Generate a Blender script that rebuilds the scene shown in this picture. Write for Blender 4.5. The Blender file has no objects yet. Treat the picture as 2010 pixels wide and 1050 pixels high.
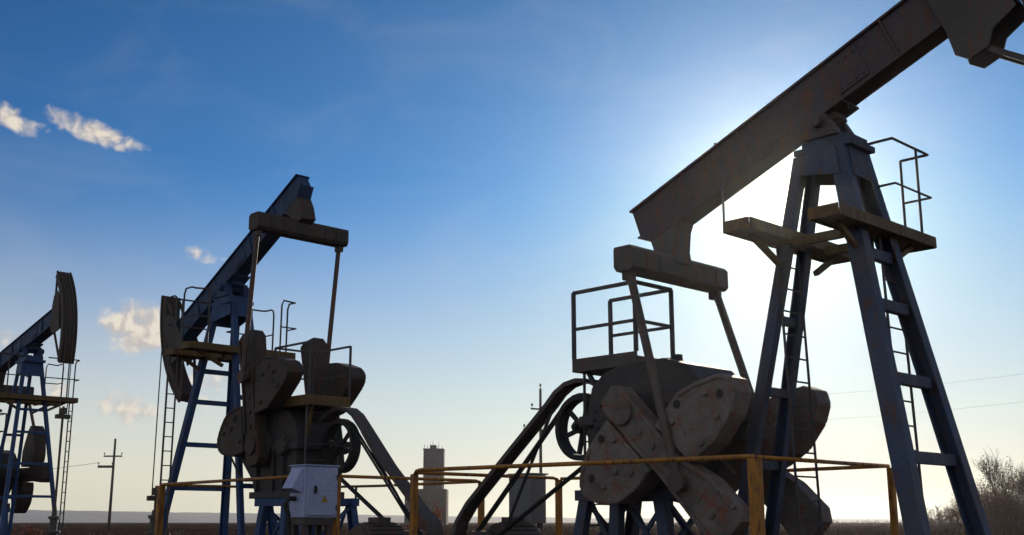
import bpy, math, random
from mathutils import Vector, Matrix
from mathutils import noise as mn

R = math.radians
scene = bpy.context.scene
COL = scene.collection
random.seed(7)

# ------------------------------------------------------------------ camera
EYE = 0.8
PITCH = R(12.627)
cam_d = bpy.data.cameras.new("camera")
cam_d.sensor_width = 36.0
cam_d.lens = 36.0 * 2231.0 / 2010.0
cam_d.clip_start = 0.1
cam_d.clip_end = 20000
cam = bpy.data.objects.new("camera", cam_d)
cam.location = (0, 0, EYE)
cam.rotation_euler = (math.pi / 2 + PITCH, 0, 0)
COL.objects.link(cam)
scene.camera = cam

# ------------------------------------------------------------------ node helpers
def node(nt, kind, **kw):
    n = nt.nodes.new(kind)
    for k, v in kw.items():
        if k in n.inputs.keys():
            n.inputs[k].default_value = v
        else:
            setattr(n, k, v)
    return n

def ramp(nt, fac, stops, interp='LINEAR'):
    n = nt.nodes.new('ShaderNodeValToRGB')
    n.color_ramp.interpolation = interp
    e = n.color_ramp.elements
    while len(e) > 1:
        e.remove(e[-1])
    e[0].position, e[0].color = stops[0][0], tuple(stops[0][1]) + (1,) * (4 - len(stops[0][1]))
    for p, c in stops[1:]:
        x = e.new(p)
        x.color = tuple(c) + (1,) * (4 - len(c))
    nt.links.new(fac, n.inputs[0])
    return n

def g(v):
    return (v, v, v)

def mix(nt, fac, a, b, mode='MIX'):
    n = nt.nodes.new('ShaderNodeMix')
    n.data_type = 'RGBA'
    n.blend_type = mode
    for sock, val in ((n.inputs['Factor'], fac), (n.inputs['A'], a), (n.inputs['B'], b)):
        pass
    def put(s, v):
        if isinstance(v, bpy.types.NodeSocket):
            nt.links.new(v, s)
        elif isinstance(v, (int, float)):
            s.default_value = v
        else:
            s.default_value = tuple(v) + (1,) * (4 - len(v))
    put(n.inputs[0], fac)
    put(n.inputs[6], a)
    put(n.inputs[7], b)
    return n.outputs[2]

def worn(name, base, second, rust, rust_amt=0.45, rough=0.6, scale=1.0, metallic=0.0, bump=0.25, streak=True, lump=0.0):
    """weathered paint: two paint tones, rust patches with a shape of their own, fine grain bump"""
    m = bpy.data.materials.new(name)
    m.use_nodes = True
    nt = m.node_tree
    b = nt.nodes['Principled BSDF']
    tc = node(nt, 'ShaderNodeTexCoord')
    n1 = node(nt, 'ShaderNodeTexNoise', Scale=1.7 * scale, Detail=8.0, Roughness=0.65)
    n2 = node(nt, 'ShaderNodeTexNoise', Scale=5.5 * scale, Detail=10.0, Roughness=0.72)
    n3 = node(nt, 'ShaderNodeTexNoise', Scale=38.0 * scale, Detail=6.0, Roughness=0.7)
    nt.links.new(tc.outputs['Object'], n1.inputs['Vector'])
    nt.links.new(tc.outputs['Object'], n3.inputs['Vector'])
    if streak:
        mp = node(nt, 'ShaderNodeMapping')
        mp.inputs['Scale'].default_value = (1.6, 1.6, 0.38)
        nt.links.new(tc.outputs['Object'], mp.inputs['Vector'])
        nt.links.new(mp.outputs[0], n2.inputs['Vector'])
    else:
        nt.links.new(tc.outputs['Object'], n2.inputs['Vector'])
    r1 = ramp(nt, n1.outputs['Fac'], [(0.38, g(0)), (0.62, g(1))])
    c1 = mix(nt, r1.outputs[0], base, second)
    lo = 1.0 - rust_amt
    r2 = ramp(nt, n2.outputs['Fac'], [(max(0.02, lo - 0.05), g(0)), (min(0.98, lo + 0.06), g(1))])
    c2 = mix(nt, r2.outputs[0], c1, rust)
    r3 = ramp(nt, n3.outputs['Fac'], [(0.3, g(0.72)), (0.7, g(1.2))])
    c3 = mix(nt, 1.0, c2, r3.outputs[0], 'MULTIPLY')
    nt.links.new(c3, b.inputs['Base Color'])
    rr = ramp(nt, n2.outputs['Fac'], [(0.3, g(rough - 0.12)), (0.7, g(min(1, rough + 0.2)))])
    nt.links.new(rr.outputs[0], b.inputs['Roughness'])
    b.inputs['Metallic'].default_value = metallic
    bp = node(nt, 'ShaderNodeBump', Strength=bump, Distance=0.01)
    nt.links.new(n3.outputs['Fac'], bp.inputs['Height'])
    last = bp
    if lump:
        n4 = node(nt, 'ShaderNodeTexNoise', Scale=6.0, Detail=4.0, Roughness=.6)
        nt.links.new(tc.outputs['Object'], n4.inputs['Vector'])
        b4 = node(nt, 'ShaderNodeBump', Strength=lump, Distance=0.035)
        nt.links.new(n4.outputs['Fac'], b4.inputs['Height'])
        nt.links.new(bp.outputs[0], b4.inputs['Normal'])
        last = b4
    nt.links.new(last.outputs[0], b.inputs['Normal'])
    return m

M = {}
RUST = (0.13, 0.042, 0.018)
M['blue'] = worn('blue_steel_paint', (0.012, 0.05, 0.15), (0.02, 0.075, 0.21), (0.06, 0.035, 0.028), 0.40)
M['blue_dark'] = worn('old_blue_steel_paint', (0.032, 0.06, 0.135), (0.055, 0.062, 0.09), (0.10, 0.05, 0.04), 0.41, bump=.4, lump=.25)
M['beam_old'] = worn('old_beam_paint', (0.055, 0.044, 0.06), (0.08, 0.06, 0.058), (0.13, 0.058, 0.042), 0.46, bump=.4, lump=.25)
M['beam_blue'] = worn('beam_blue_paint', (0.008, 0.03, 0.1), (0.014, 0.05, 0.13), (0.05, 0.03, 0.025), 0.4)
M['brown'] = worn('brown_black_steel', (0.03, 0.024, 0.02), (0.05, 0.035, 0.027), (0.085, 0.036, 0.024), 0.45, bump=.5, lump=.6)
M['grey'] = worn('grey_mottled_iron', (0.19, 0.165, 0.15), (0.1, 0.085, 0.078), (0.2, 0.085, 0.058), 0.45, scale=1.3, streak=False, bump=.8, lump=1.0)
M['grey_dark'] = worn('dark_grey_iron', (0.085, 0.076, 0.07), (0.055, 0.05, 0.048), (0.13, 0.06, 0.04), 0.43)
M['red_brown'] = worn('red_brown_iron', (0.1, 0.04, 0.03), (0.065, 0.035, 0.03), (0.15, 0.06, 0.035), 0.45)
M['black'] = worn('black_rubber', (0.014, 0.014, 0.015), (0.02, 0.02, 0.02), (0.04, 0.03, 0.025), 0.35, rough=0.7)
M['gear_black'] = worn('oily_dark_casting', (0.03, 0.029, 0.034), (0.045, 0.041, 0.042), (0.075, 0.042, 0.033), 0.42, bump=.5, lump=.6)
M['rod'] = worn('bare_steel_rod', (0.07, 0.055, 0.05), (0.1, 0.075, 0.065), (0.13, 0.06, 0.04), 0.45)
M['yellow'] = worn('yellow_rail_paint', (0.44, 0.18, 0.008), (0.30, 0.125, 0.01), (0.12, 0.045, 0.02), 0.45, scale=2.2, rough=0.5)
M['yellow_dull'] = worn('dull_yellow_paint', (0.15, 0.085, 0.012), (0.09, 0.055, 0.013), (0.10, 0.042, 0.018), 0.47, scale=1.6)
M['rail'] = worn('grey_railing_paint', (0.05, 0.055, 0.07), (0.07, 0.065, 0.07), (0.1, 0.05, 0.03), 0.42, scale=2)
M['cabinet'] = worn('pale_blue_cabinet_paint', (0.42, 0.47, 0.72), (0.36, 0.41, 0.65), (0.26, 0.23, 0.25), 0.3, rough=0.45)
M['cabinet_grey'] = worn('grey_cabinet_paint', (0.17, 0.18, 0.19), (0.14, 0.15, 0.16), (0.12, 0.09, 0.07), 0.36, rough=0.5)
M['sticker'] = worn('yellow_warning_sticker', (0.42, 0.30, 0.04), (0.36, 0.26, 0.04), (0.2, 0.15, 0.05), 0.35)
M['concrete'] = worn('grey_concrete', (0.075, 0.06, 0.058), (0.055, 0.046, 0.045), (0.04, 0.033, 0.032), 0.42, rough=0.9, scale=0.08)
M['concrete_blue'] = worn('blue_grey_cladding', (0.02, 0.018, 0.045), (0.015, 0.013, 0.036), (0.013, 0.012, 0.025), 0.42, rough=0.9, scale=0.08)
M['dark_pane'] = worn('dark_window_glass', (0.02, 0.02, 0.025), (0.03, 0.03, 0.035), (0.03, 0.03, 0.03), 0.3, rough=0.25)
M['pole'] = worn('weathered_pole_wood', (0.15, 0.125, 0.11), (0.11, 0.095, 0.085), (0.08, 0.065, 0.058), 0.42, rough=0.85)
M['insulator'] = worn('brown_porcelain', (0.09, 0.06, 0.05), (0.12, 0.09, 0.08), (0.05, 0.04, 0.04), 0.3, rough=0.3)
M['wire'] = worn('aluminium_wire', (0.3, 0.3, 0.31), (0.25, 0.25, 0.26), (0.2, 0.2, 0.2), 0.3)
M['bark'] = worn('grey_brown_bark', (0.075, 0.06, 0.052), (0.055, 0.045, 0.04), (0.09, 0.06, 0.045), 0.42, rough=0.9)
M['twig'] = worn('brown_twig', (0.14, 0.095, 0.08), (0.11, 0.08, 0.072), (0.17, 0.085, 0.06), 0.45, rough=0.9)
M['stone'] = worn('pale_stone', (0.36, 0.34, 0.33), (0.28, 0.26, 0.25), (0.2, 0.17, 0.15), 0.42, rough=0.9)

def leafmat(name, a, b, trans=.4):
    m = bpy.data.materials.new(name)
    m.use_nodes = True
    nt = m.node_tree
    p = nt.nodes['Principled BSDF']
    oi = node(nt, 'ShaderNodeTexCoord')
    n = node(nt, 'ShaderNodeTexNoise', Scale=2.3, Detail=5.0)
    nt.links.new(oi.outputs['Object'], n.inputs['Vector'])
    r = ramp(nt, n.outputs['Fac'], [(0.35, a), (0.65, b)])
    nt.links.new(r.outputs[0], p.inputs['Base Color'])
    p.inputs['Roughness'].default_value = 0.8
    tr = node(nt, 'ShaderNodeBsdfTranslucent')
    nt.links.new(r.outputs[0], tr.inputs['Color'])
    mx = node(nt, 'ShaderNodeMixShader')
    mx.inputs[0].default_value = trans
    nt.links.new(p.outputs[0], mx.inputs[1])
    nt.links.new(tr.outputs[0], mx.inputs[2])
    nt.links.new(mx.outputs[0], nt.nodes['Material Output'].inputs['Surface'])
    return m
M['rust_leaf'] = leafmat('rust_coloured_leaves', (0.24, 0.075, 0.03), (0.15, 0.055, 0.04))
M['brown_leaf'] = leafmat('brown_dry_leaves', (0.16, 0.095, 0.07), (0.12, 0.085, 0.07))
M['straw'] = leafmat('dry_straw_grass', (0.075, 0.04, 0.027), (0.04, 0.023, 0.018), .12)
M['red_bush'] = leafmat('reddish_bush_leaves', (0.3, 0.11, 0.07), (0.19, 0.08, 0.055))

# ------------------------------------------------------------------ mesh builder
class MB:
    def __init__(s):
        s.v, s.f = [], []
    def add(s, vs, fs):
        o = len(s.v)
        s.v += [tuple(p) for p in vs]
        s.f += [tuple(i + o for i in f) for f in fs]
        return s
    def box(s, x0, x1, y0, y1, z0, z1):
        vs = [(x, y, z) for z in (z0, z1) for y in (y0, y1) for x in (x0, x1)]
        return s.add(vs, [(0, 2, 3, 1), (4, 5, 7, 6), (0, 1, 5, 4), (2, 6, 7, 3), (0, 4, 6, 2), (1, 3, 7, 5)])
    def hexa(s, b, t):
        return s.add(list(b) + list(t), [(3, 2, 1, 0), (4, 5, 6, 7), (0, 1, 5, 4), (1, 2, 6, 5), (2, 3, 7, 6), (3, 0, 4, 7)])
    def bar(s, p, q, w, h, side=(0, 1, 0)):
        """rectangular bar p-q; w measured along `side`, h across it"""
        p, q = Vector(p), Vector(q)
        d = (q - p).normalized()
        a = Vector(side)
        a = (a - d * a.dot(d)).normalized()
        b = d.cross(a)
        a, b = a * w / 2, b * h / 2
        c = [-a - b, a - b, a + b, -a + b]
        return s.hexa([p + k for k in c], [q + k for k in c])
    def channel(s, p, q, w, h, t, side=(0, 1, 0), out=1):
        """U-section: web on the +side*out face, two flanges"""
        p, q = Vector(p), Vector(q)
        d = (q - p).normalized()
        a = Vector(side)
        a = (a - d * a.dot(d)).normalized() * out
        b = d.cross(a)
        prof = [(-w / 2, -h / 2), (w / 2, -h / 2), (w / 2, h / 2), (-w / 2, h / 2), (-w / 2, h / 2 - t), (w / 2 - t, h / 2 - t), (w / 2 - t, -h / 2 + t), (-w / 2, -h / 2 + t)]
        n = len(prof)
        v0 = [p + a * x + b * y for x, y in prof]
        v1 = [q + a * x + b * y for x, y in prof]
        fs = [(i, (i + 1) % n, (i + 1) % n + n, i + n) for i in range(n)]
        fs += [(7, 6, 1, 0), (6, 5, 2, 1), (5, 4, 3, 2)]
        fs += [tuple(i + n for i in f[::-1]) for f in [(7, 6, 1, 0), (6, 5, 2, 1), (5, 4, 3, 2)]]
        return s.add(v0 + v1, fs)
    def prism(s, poly, y0, y1):
        n = len(poly)
        vs = [(x, y0, z) for x, z in poly] + [(x, y1, z) for x, z in poly]
        return s.add(vs, [tuple(range(n)), tuple(range(2 * n - 1, n - 1, -1))] + [(i, i + n, (i + 1) % n + n, (i + 1) % n) for i in range(n)])
    def pipe(s, pts, r, n=8, r1=None, closed=False):
        pts = [Vector(p) for p in pts]
        m = len(pts)
        r1 = r if r1 is None else r1
        vs, fs = [], []
        ref = None
        for i, p in enumerate(pts):
            if closed:
                d = pts[(i + 1) % m] - pts[i - 1]
            else:
                d = pts[min(i + 1, m - 1)] - pts[max(i - 1, 0)]
            d.normalize()
            if ref is None:
                ref = Vector((0, 0, 1)) if abs(d.z) < 0.9 else Vector((1, 0, 0))
            a = (ref - d * ref.dot(d)).normalized()
            ref = a
            b = d.cross(a)
            rr = r + (r1 - r) * i / max(1, m - 1)
            for k in range(n):
                t = 2 * math.pi * k / n
                vs.append(p + a * math.cos(t) * rr + b * math.sin(t) * rr)
        for i in range(m if closed else m - 1):
            j = (i + 1) % m
            for k in range(n):
                fs.append((i * n + k, i * n + (k + 1) % n, j * n + (k + 1) % n, j * n + k))
        if not closed:
            fs += [tuple(range(n - 1, -1, -1)), tuple((m - 1) * n + k for k in range(n))]
        return s.add(vs, fs)
    def disc_y(s, cx, cz, y0, y1, r, n=24):
        return s.prism([(cx + r * math.cos(2 * math.pi * k / n), cz + r * math.sin(2 * math.pi * k / n)) for k in range(n)], y0, y1)
    def ring_y(s, cx, cz, y0, y1, r0, r1, n=40):
        vs, fs = [], []
        for k in range(n):
            c, q = math.cos(2 * math.pi * k / n), math.sin(2 * math.pi * k / n)
            for rr, y in ((r0, y0), (r1, y0), (r1, y1), (r0, y1)):
                vs.append((cx + rr * c, y, cz + rr * q))
        for k in range(n):
            j = (k + 1) % n
            for t in range(4):
                u = (t + 1) % 4
                fs.append((k * 4 + t, k * 4 + u, j * 4 + u, j * 4 + t))
        return s.add(vs, fs)
    def rot(s, cx, cz, ang, i0=0):
        """turn everything added since i0 about the y axis through (cx, cz): x towards z"""
        c, q = math.cos(ang), math.sin(ang)
        for i in range(i0, len(s.v)):
            x, y, z = s.v[i]
            s.v[i] = (cx + x * c - z * q, y, cz + x * q + z * c)
        return s
    def build(s, name, mat, parent=None, ys=1, bevel=0.0, smooth=False):
        me = bpy.data.meshes.new(name)
        vs = s.v if ys == 1 else [(x, -y, z) for x, y, z in s.v]
        me.from_pydata(vs, [], s.f)
        import bmesh
        bm = bmesh.new()
        bm.from_mesh(me)
        bmesh.ops.recalc_face_normals(bm, faces=bm.faces)
        bm.to_mesh(me)
        bm.free()
        me.materials.append(mat)
        if smooth:
            for p in me.polygons:
                p.use_smooth = True
        o = bpy.data.objects.new(name, me)
        COL.objects.link(o)
        if parent:
            o.parent = parent
        if bevel:
            b = o.modifiers.new('edge', 'BEVEL')
            b.width = bevel
            b.segments = 2
            b.limit_method = 'ANGLE'
            b.angle_limit = R(35)
        return o

def empty(name, loc, rz=0, label=None, cat=None, group=None):
    o = bpy.data.objects.new(name, None)
    o.empty_display_size = 0.3
    o.location = loc
    o.rotation_euler = (0, 0, rz)
    COL.objects.link(o)
    return tag(o, label, cat, group)

def tag(o, label=None, cat=None, group=None, kind=None):
    if label: o['label'] = label
    if cat: o['category'] = cat
    if group: o['group'] = group
    if kind: o['kind'] = kind
    return o

def lerp(a, b, t):
    return a + (b - a) * t

# ------------------------------------------------------------------ pumpjack
PIV = 5.2          # height of the saddle bearing
SX0, SZ = -2.37, 2.06   # slow shaft of the gearbox

def pumpjack(cx, cy, yaw, flip, cfg, label):
    a = R(yaw)
    ys = flip                       # the mirrored one has its near side at +y
    rz = -a if flip == 1 else math.pi - a
    root = empty('pumpjack', (cx, cy, 0), rz, label, 'pumpjack', 'pumpjacks in the oil field')
    def B(mb, name, mat, parent=root, bevel=0.006, smooth=False):
        return mb.build(name, M[mat], parent, ys, bevel, smooth)
    tilt = R(cfg['tilt'])
    dx = cfg.get('dx', 0.0)
    SX = SX0 + dx
    # ---- base skid
    mb = MB()
    for y in (-0.62, 0.62):
        mb.box(-6.6, 1.7, y - 0.09, y + 0.09, 0.02, 0.32)
    for x in (-6.4, -5.0, -3.4, -2.0, -0.4, 1.3):
        mb.box(x - 0.08, x + 0.08, -0.53, 0.53, 0.08, 0.28)
    B(mb, 'base_frame', cfg['leg_mat'])
    # ---- samson post
    post = B(MB().box(-0.3, 0.42, -0.27, 0.27, 4.86, 4.93).box(-0.22, 0.36, -0.22, 0.22, 4.932, 5.02), 'samson_post', cfg['leg_mat'])
    hw, rw = cfg['hw'], cfg['rw']
    def headpt(z, sy):
        t = (4.5 - z) / 4.5
        return Vector((lerp(0.311, 1.182, t), sy * lerp(0.249, 0.739, t), z))
    def rearpt(z, sy):
        t = (4.5 - z) / 4.5
        return Vector((lerp(-0.358, -1.376, t), sy * lerp(0.166, 0.343, t), z))
    for sy in (-1, 1):
        B(MB().channel(headpt(0.3, sy), headpt(4.858, sy), hw * 0.8, hw, 0.022, (0, 1, 0), sy), 'leg', cfg['leg_mat'], post)
        B(MB().channel(rearpt(0.3, sy), rearpt(4.858, sy), rw * 0.8, rw, 0.02, (0, 1, 0), sy), 'leg', cfg['leg_mat'], post)
    for z in (3.62, 3.04, 2.24, 1.43):
        p, q = headpt(z, -1), headpt(z, 1)
        B(MB().bar(p + Vector((0, hw * .32, 0)), q - Vector((0, hw * .32, 0)), hw * 0.45, hw * 0.62, (1, 0, 0)), 'crossbar', cfg['leg_mat'], post)
        if z < 3.5:
            p, q = rearpt(z, -1), rearpt(z, 1)
            B(MB().bar(p + Vector((0, rw * .3, 0)), q - Vector((0, rw * .3, 0)), rw * 0.45, rw * 0.75, (1, 0, 0)), 'crossbar', cfg['leg_mat'], post)
    # gusset plates under the cap
    for sy in (-1, 1):
        mb = MB()
        z0, z1 = 4.52, 4.87
        h0, r0, h1, r1 = headpt(z0, sy), rearpt(z0 + .12, sy), headpt(z1, sy), rearpt(z1, sy)
        o = sy * (hw * 0.4 + 0.012)
        pl = [h0, h1, r1, r0]
        mb.hexa([(p.x, p.y + o - .008 , p.z) for p in pl], [(p.x, p.y + o + .008, p.z) for p in pl])
        B(mb, 'gusset_plate', cfg['leg_mat'], post, 0.002)
    for fn, z0, off in ((headpt, 4.5, hw / 2 + .012), (rearpt, 4.6, -rw / 2 - .012)):
        pl = [fn(z0, -1), fn(z0, 1), fn(4.87, 1), fn(4.87, -1)]
        mb = MB().hexa([(p.x + off - .007, p.y, p.z) for p in pl], [(p.x + off + .007, p.y, p.z) for p in pl])
        B(mb, 'gusset_plate', cfg['leg_mat'], post, 0.002)
    # bolts on the gussets
    # ---- saddle bearing
    mb = MB()
    for sy in (-1, 1):
        mb.prism([(-0.2, 5.022), (0.26, 5.022), (0.16, 5.2), (0.1, 5.3), (-0.06, 5.3), (-0.13, 5.2)], sy * 0.19 - .06, sy * 0.19 + .06)
    mb.disc_y(0.02, 5.2, -0.33, 0.33, 0.07)
    B(mb, 'saddle_bearing', cfg['beam_mat'], root, 0.008)
    # ---- walking beam (local along/perp, then turned by tilt about the pivot)
    ph = cfg['beam_h']
    p0, p1 = 0.1, 0.1 + ph
    mb = MB()
    mb.prism([(-2.78, p1 - .03), (-2.8, p0 + .18), (-2.62, p0 + .03), (2.02, p0 + .03), (2.02, p1 - .03)], -0.115, 0.115)
    mb.prism([(-2.80, p1 - .03), (2.04, p1 - .03), (2.04, p1), (-2.80, p1)], -0.15, 0.15)
    mb.prism([(-2.62, p0 + .03), (-2.64, p0), (2.04, p0), (2.04, p0 + .03)], -0.15, 0.15)
    mb.prism([(-2.64, p0 + .0), (-2.62, p0 + .03), (-2.8, p0 + .18), (-2.83, p0 + .16)], -0.15, 0.15)
    mb.prism([(-0.32, p0 - .03), (0.36, p0 - .03), (0.36, p0), (-0.32, p0)], -0.2, 0.2)
    mb.prism([(-0.16, p0 - .12), (0.2, p0 - .12), (0.2, p0 - .03), (-0.16, p0 - .03)], -0.12, 0.12)
    for xa in (-1.9, -1.0, 1.1):
        for sy in (-1, 1):
            mb.prism([(xa, p0 + .03), (xa + .025, p0 + .03), (xa + .025, p1 - .03), (xa, p1 - .03)], sy * .1325 - .0175, sy * .1325 + .0165)
    for xa in (-.55, .55):
        for sy in (-1, 1):
            mb.prism([(xa - .2, p0 + .08), (xa + .2, p0 + .08), (xa + .2, p1 - .08), (xa - .2, p1 - .08)], sy * .1225 - .0075, sy * .1225 + .0075)
            for k in range(4):
                for q_ in (p0 + .13, p1 - .13):
                    mb.disc_y(xa - .15 + k * .1, q_, min(sy * .13, sy * .143), max(sy * .13, sy * .143), .017, 6)
    mb.rot(0, PIV, tilt)
    beam = B(mb, 'walking_beam', cfg['beam_mat'], root, 0.006)
    # lifting eyes and a bit of pipe on the beam
    for xa, xs in ((-1.32, .06), (.36, -.05)):
        zz, dz_ = (p1, .07) if xs > 0 else (p0, -.09)
        mb = MB().pipe([(xa, -.06, zz), (xa - .02, -.06, zz + dz_), (xa - .02, .02, zz + dz_), (xa, .02, zz)], .012, 6)
        mb.rot(0, PIV, tilt)
        B(mb, 'lifting_eye', 'rail', beam, 0)
    # ---- tail bearing and equalizer
    ea, ep = -2.52, -0.345
    mb = MB().prism([(-2.66, p0 - .002), (-2.16, p0 - .002), (-2.24, p0 - .08), (-2.36, -0.2), (-2.4, -0.36), (-2.62, -0.36), (-2.67, -0.1)], -0.15, 0.15)
    mb.rot(0, PIV, tilt)
    B(mb, 'tail_bearing', cfg['eq_mat'], root, 0.012)
    ex, ez = cfg['eq']
    mb = MB().prism([(-.15, .15), (.1, .15), (.15, .1), (.15, -.12), (.1, -.16), (-.12, -.16), (-.16, -.1), (-.16, .1)], -.97, .97)
    mb.v = [(x + ex, y, z + ez) for x, y, z in mb.v]
    eqo = B(mb, 'equalizer', cfg['eq_mat'], root, 0.01)
    for y in (-.7, -.45, .45, .7):
        B(MB().prism([(ex - .175, ez - .1), (ex + .165, ez - .1), (ex + .165, ez + .08), (ex - .175, ez + .08)], y - .012, y + .012), 'stiffener', cfg['eq_mat'], eqo, 0.003)
    # ---- cranks, weights, rods
    phi = R(cfg['crank'])
    pu, pr = 1.2, 1.2
    bar = [(-.34, -.12), (-.24, -.19), (.9, -.17), (1.4, -.2), (1.95, -.24), (2.02, -.12), (2.02, .2), (1.9, .29), (1.45, .29), (1.0, .18), (-.24, .2), (-.34, .12)]
    W1 = [(.46, .21), (1.42, .31), (1.47, .55), (1.38, .95), (1.2, 1.3), (1.08, 1.4), (.95, 1.4), (.83, 1.29), (.62, .95), (.47, .66)]
    W2 = [(-.1, -.21), (.78, -.2), (.8, -.45), (.7, -.78), (.5, -.98), (.3, -1.1), (.14, -1.08), (.02, -.95), (-.1, -.6)]
    yc = cfg.get('crank_y', 0.82)
    W1 = cfg.get('W1', W1)
    wk = cfg.get('wk', .92)
    W1 = [(.95 + (u - .95) * wk, .2 + (v - .2) * wk) for u, v in W1]
    W2 = [(.35 + (u - .35) * wk, -.2 + (v + .2) * wk) for u, v in W2]
    for sy in (-1, 1):
        y = sy * yc
        mb = MB().prism(bar, y - .11, y + .11)
        yo = y + sy * .125
        # raised rims on the outer face, hub
        rim = [(.25, .17), (1.0, .155), (1.45, .262), (1.88, .262)]
        rim2 = [(.25, -.16), (.9, -.145), (1.4, -.175), (1.93, -.21)]
        for line in (rim, rim2):
            for (u0, v0), (u1, v1) in zip(line, line[1:]):
                mb.bar((u0, yo, v0), (u1, yo, v1), .03, .05)
        mb.disc_y(0, 0, min(y - sy * .12, y + sy * .15), max(y - sy * .12, y + sy * .15), .155, 28)
        mb.disc_y(pu, 0, min(y, y + sy * .2), max(y, y + sy * .19), .075, 20)
        for u in (.35, .6, .85, 1.45, 1.7):
            mb.disc_y(u, 0.0, min(y, y + sy * .128), max(y, y + sy * .128), .045, 12)
        mb.rot(SX, SZ, phi)
        cr = B(mb, 'crank', cfg['crank_mat'], root, 0.008)
        for W, bolts in ((W1, ((.66, .42), (1.12, .5), (.8, .95), (1.08, .85))), (W2, ((.15, -.3), (.6, -.4), (.4, -.8), (.42, -.55)))):
            n0, n1 = y - .15, y + .15
            mb = MB().prism(W, n0, n1)
            yf = y + sy * .15
            # cast rim around the outer face
            for (u0, v0), (u1, v1) in zip(W[1:], W[2:]):
                c = Vector((sum(p[0] for p in W) / len(W), sum(p[1] for p in W) / len(W)))
                k = .93
                P = lambda u, v: (c.x + (u - c.x) * k, yf, c.y + (v - c.y) * k)
                mb.bar(P(u0, v0), P(u1, v1), .03, .055)
            for bu, bv in bolts:
                mb.disc_y(bu, bv, min(yf - sy * .01, yf + sy * .03), max(yf - sy * .01, yf + sy * .03), .045, 6)
            mb.rot(SX, SZ, phi)
            wo = B(mb, 'counterweight', cfg['weight_mat'], cr, 0.02)
            hl = (((.58, .6), (.95, 1.06)) if bolts[0][1] > 0 else ((.0, -.42), (.2, -.86))) if cfg.get('holes') else [(bu + .12, bv - (.12 if bv > 0 else -.12)) for bu, bv in bolts[2:]]
            for bu, bv in hl:
                mb = MB()
                mb.disc_y(bu, bv, min(yf, yf + sy * .004), max(yf, yf + sy * .004), .05, 14)
                mb.rot(SX, SZ, phi)
                B(mb, 'bolt_hole', 'black', cr, 0)
        # connecting rod
        pinx, pinz = SX + pr * math.cos(phi), SZ + pr * math.sin(phi)
        top = Vector((ex, sy * .87, ez - .12))
        yb_ = yc + .215
        bot = Vector((pinx, sy * yb_, pinz))
        mb = MB().pipe([top, bot], cfg.get('rod_r', .045), 10)
        mb.disc_y(pinx, pinz, sy * yb_ - .05, sy * yb_ + .05, .11, 20)
        mb.box(ex - .07, ex + .07, top.y - .05, top.y + .05, ez - .26, ez - .1)
        B(mb, 'connecting_rod', 'rod', root, 0.004)
    # ---- gearbox
    body = [(-3.05, 2.62), (-2.75, 2.70), (-2.1, 2.72), (-1.78, 2.62), (-1.55, 2.42), (-1.48, 2.15), (-1.62, 1.85), (-2.0, 1.5), (-2.12, 1.2), (-3.15, 1.2), (-3.32, 1.55), (-3.34, 2.1), (-3.25, 2.45)]
    mb = MB().prism(body, -.47, .47)
    g0 = 0
    mb.box(-3.42, -1.46, -.53, .53, 1.98, 2.1)
    mb.box(-3.3, -2.05, -.55, .55, 1.19, 1.3)
    for x, r in ((SX0, .3), (-1.85, .2), (-2.98, .18)):
        mb.disc_y(x, SZ, -.58, .58, r, 28)
    mb.disc_y(SX0, SZ, -(yc - .12), yc - .12, .13, 24)
    for x in (-3.0, -2.7, -2.2):
        for sy in (-1, 1):
            mb.prism([(x - .02, 1.3), (x + .02, 1.3), (x + .02, 1.98), (x - .02, 1.98)], sy * .5 - .03, sy * .5 + .03)
    mb.pipe([(-2.25, 0, 2.7), (-2.25, 0, 2.82)], .07, 12)
    for x, r in ((SX0, .25), (-1.85, .16), (-2.98, .145)):
        for k in range(8):
            t = k * math.pi / 4 + .2
            mb.disc_y(x + r * math.cos(t), SZ + r * math.sin(t), -.605, -.575, .022, 6)
    for k in range(9):
        x = -3.3 + k * .235
        for zz in (1.95, 2.1):
            mb.pipe([(x, -.505, zz), (x, -.505, zz + .03)], .02, 6)
    mb.box(-2.62, -2.2, -.25, .25, 2.70, 2.745)
    mb.pipe([(-2.05, -.45, 1.5), (-1.9, -.56, 1.5), (-1.8, -.58, 1.55), (-1.42, -.58, 1.95), (-1.4, -.56, 2.3), (-1.55, -.45, 2.36)], .022, 6)
    mb.v = [(x + dx, y, z) for x, y, z in mb.v]
    gb = B(mb, 'gearbox', cfg['gear_mat'], root, 0.02)
    # driven pulley with spokes on the rear of the gearbox
    px, pz = -3.86 + dx, 2.02
    mb = MB().ring_y(px, pz, -.05, .13, .365, .435, 48)
    mb.disc_y(px, pz, -.1, .2, .085, 20)
    for k in range(6):
        t = k * math.pi / 3 + .3
        c, q = math.cos(t), math.sin(t)
        mb.bar((px + .07 * c, .04, pz + .07 * q), (px + .355 * c, .04, pz + .355 * q), .05, .055)
    mb.pipe([(px, -.16, pz), (px, .34, pz)], .04, 12)
    B(mb, 'pulley', 'black', gb, 0.004)
    mb = MB()
    y = .3
    mb.prism([(-3.3 + dx, 1.86), (-3.3 + dx, 2.2), (px + .05, pz + .07), (px - .07, pz), (px + .05, pz - .07)], y - .035, y + .035)
    B(mb, 'pulley_bracket', cfg['gear_mat'], gb, 0.006)
    # belt guard: a strip over the pulley down to the motor
    dz = cfg.get('guard_dz', 0)
    path = [(-3.36, 2.47), (-3.52, 2.56), (-3.72, 2.635), (-3.92, 2.655), (-4.12, 2.62), (-4.3, 2.52), (-4.46, 2.37), (-5.2, 1.77 + dz), (-6.05, 1.07 + dz), (-6.27, .82), (-6.33, .62)]
    path = [(x + dx, z) for x, z in path]
    mb = MB()
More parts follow.
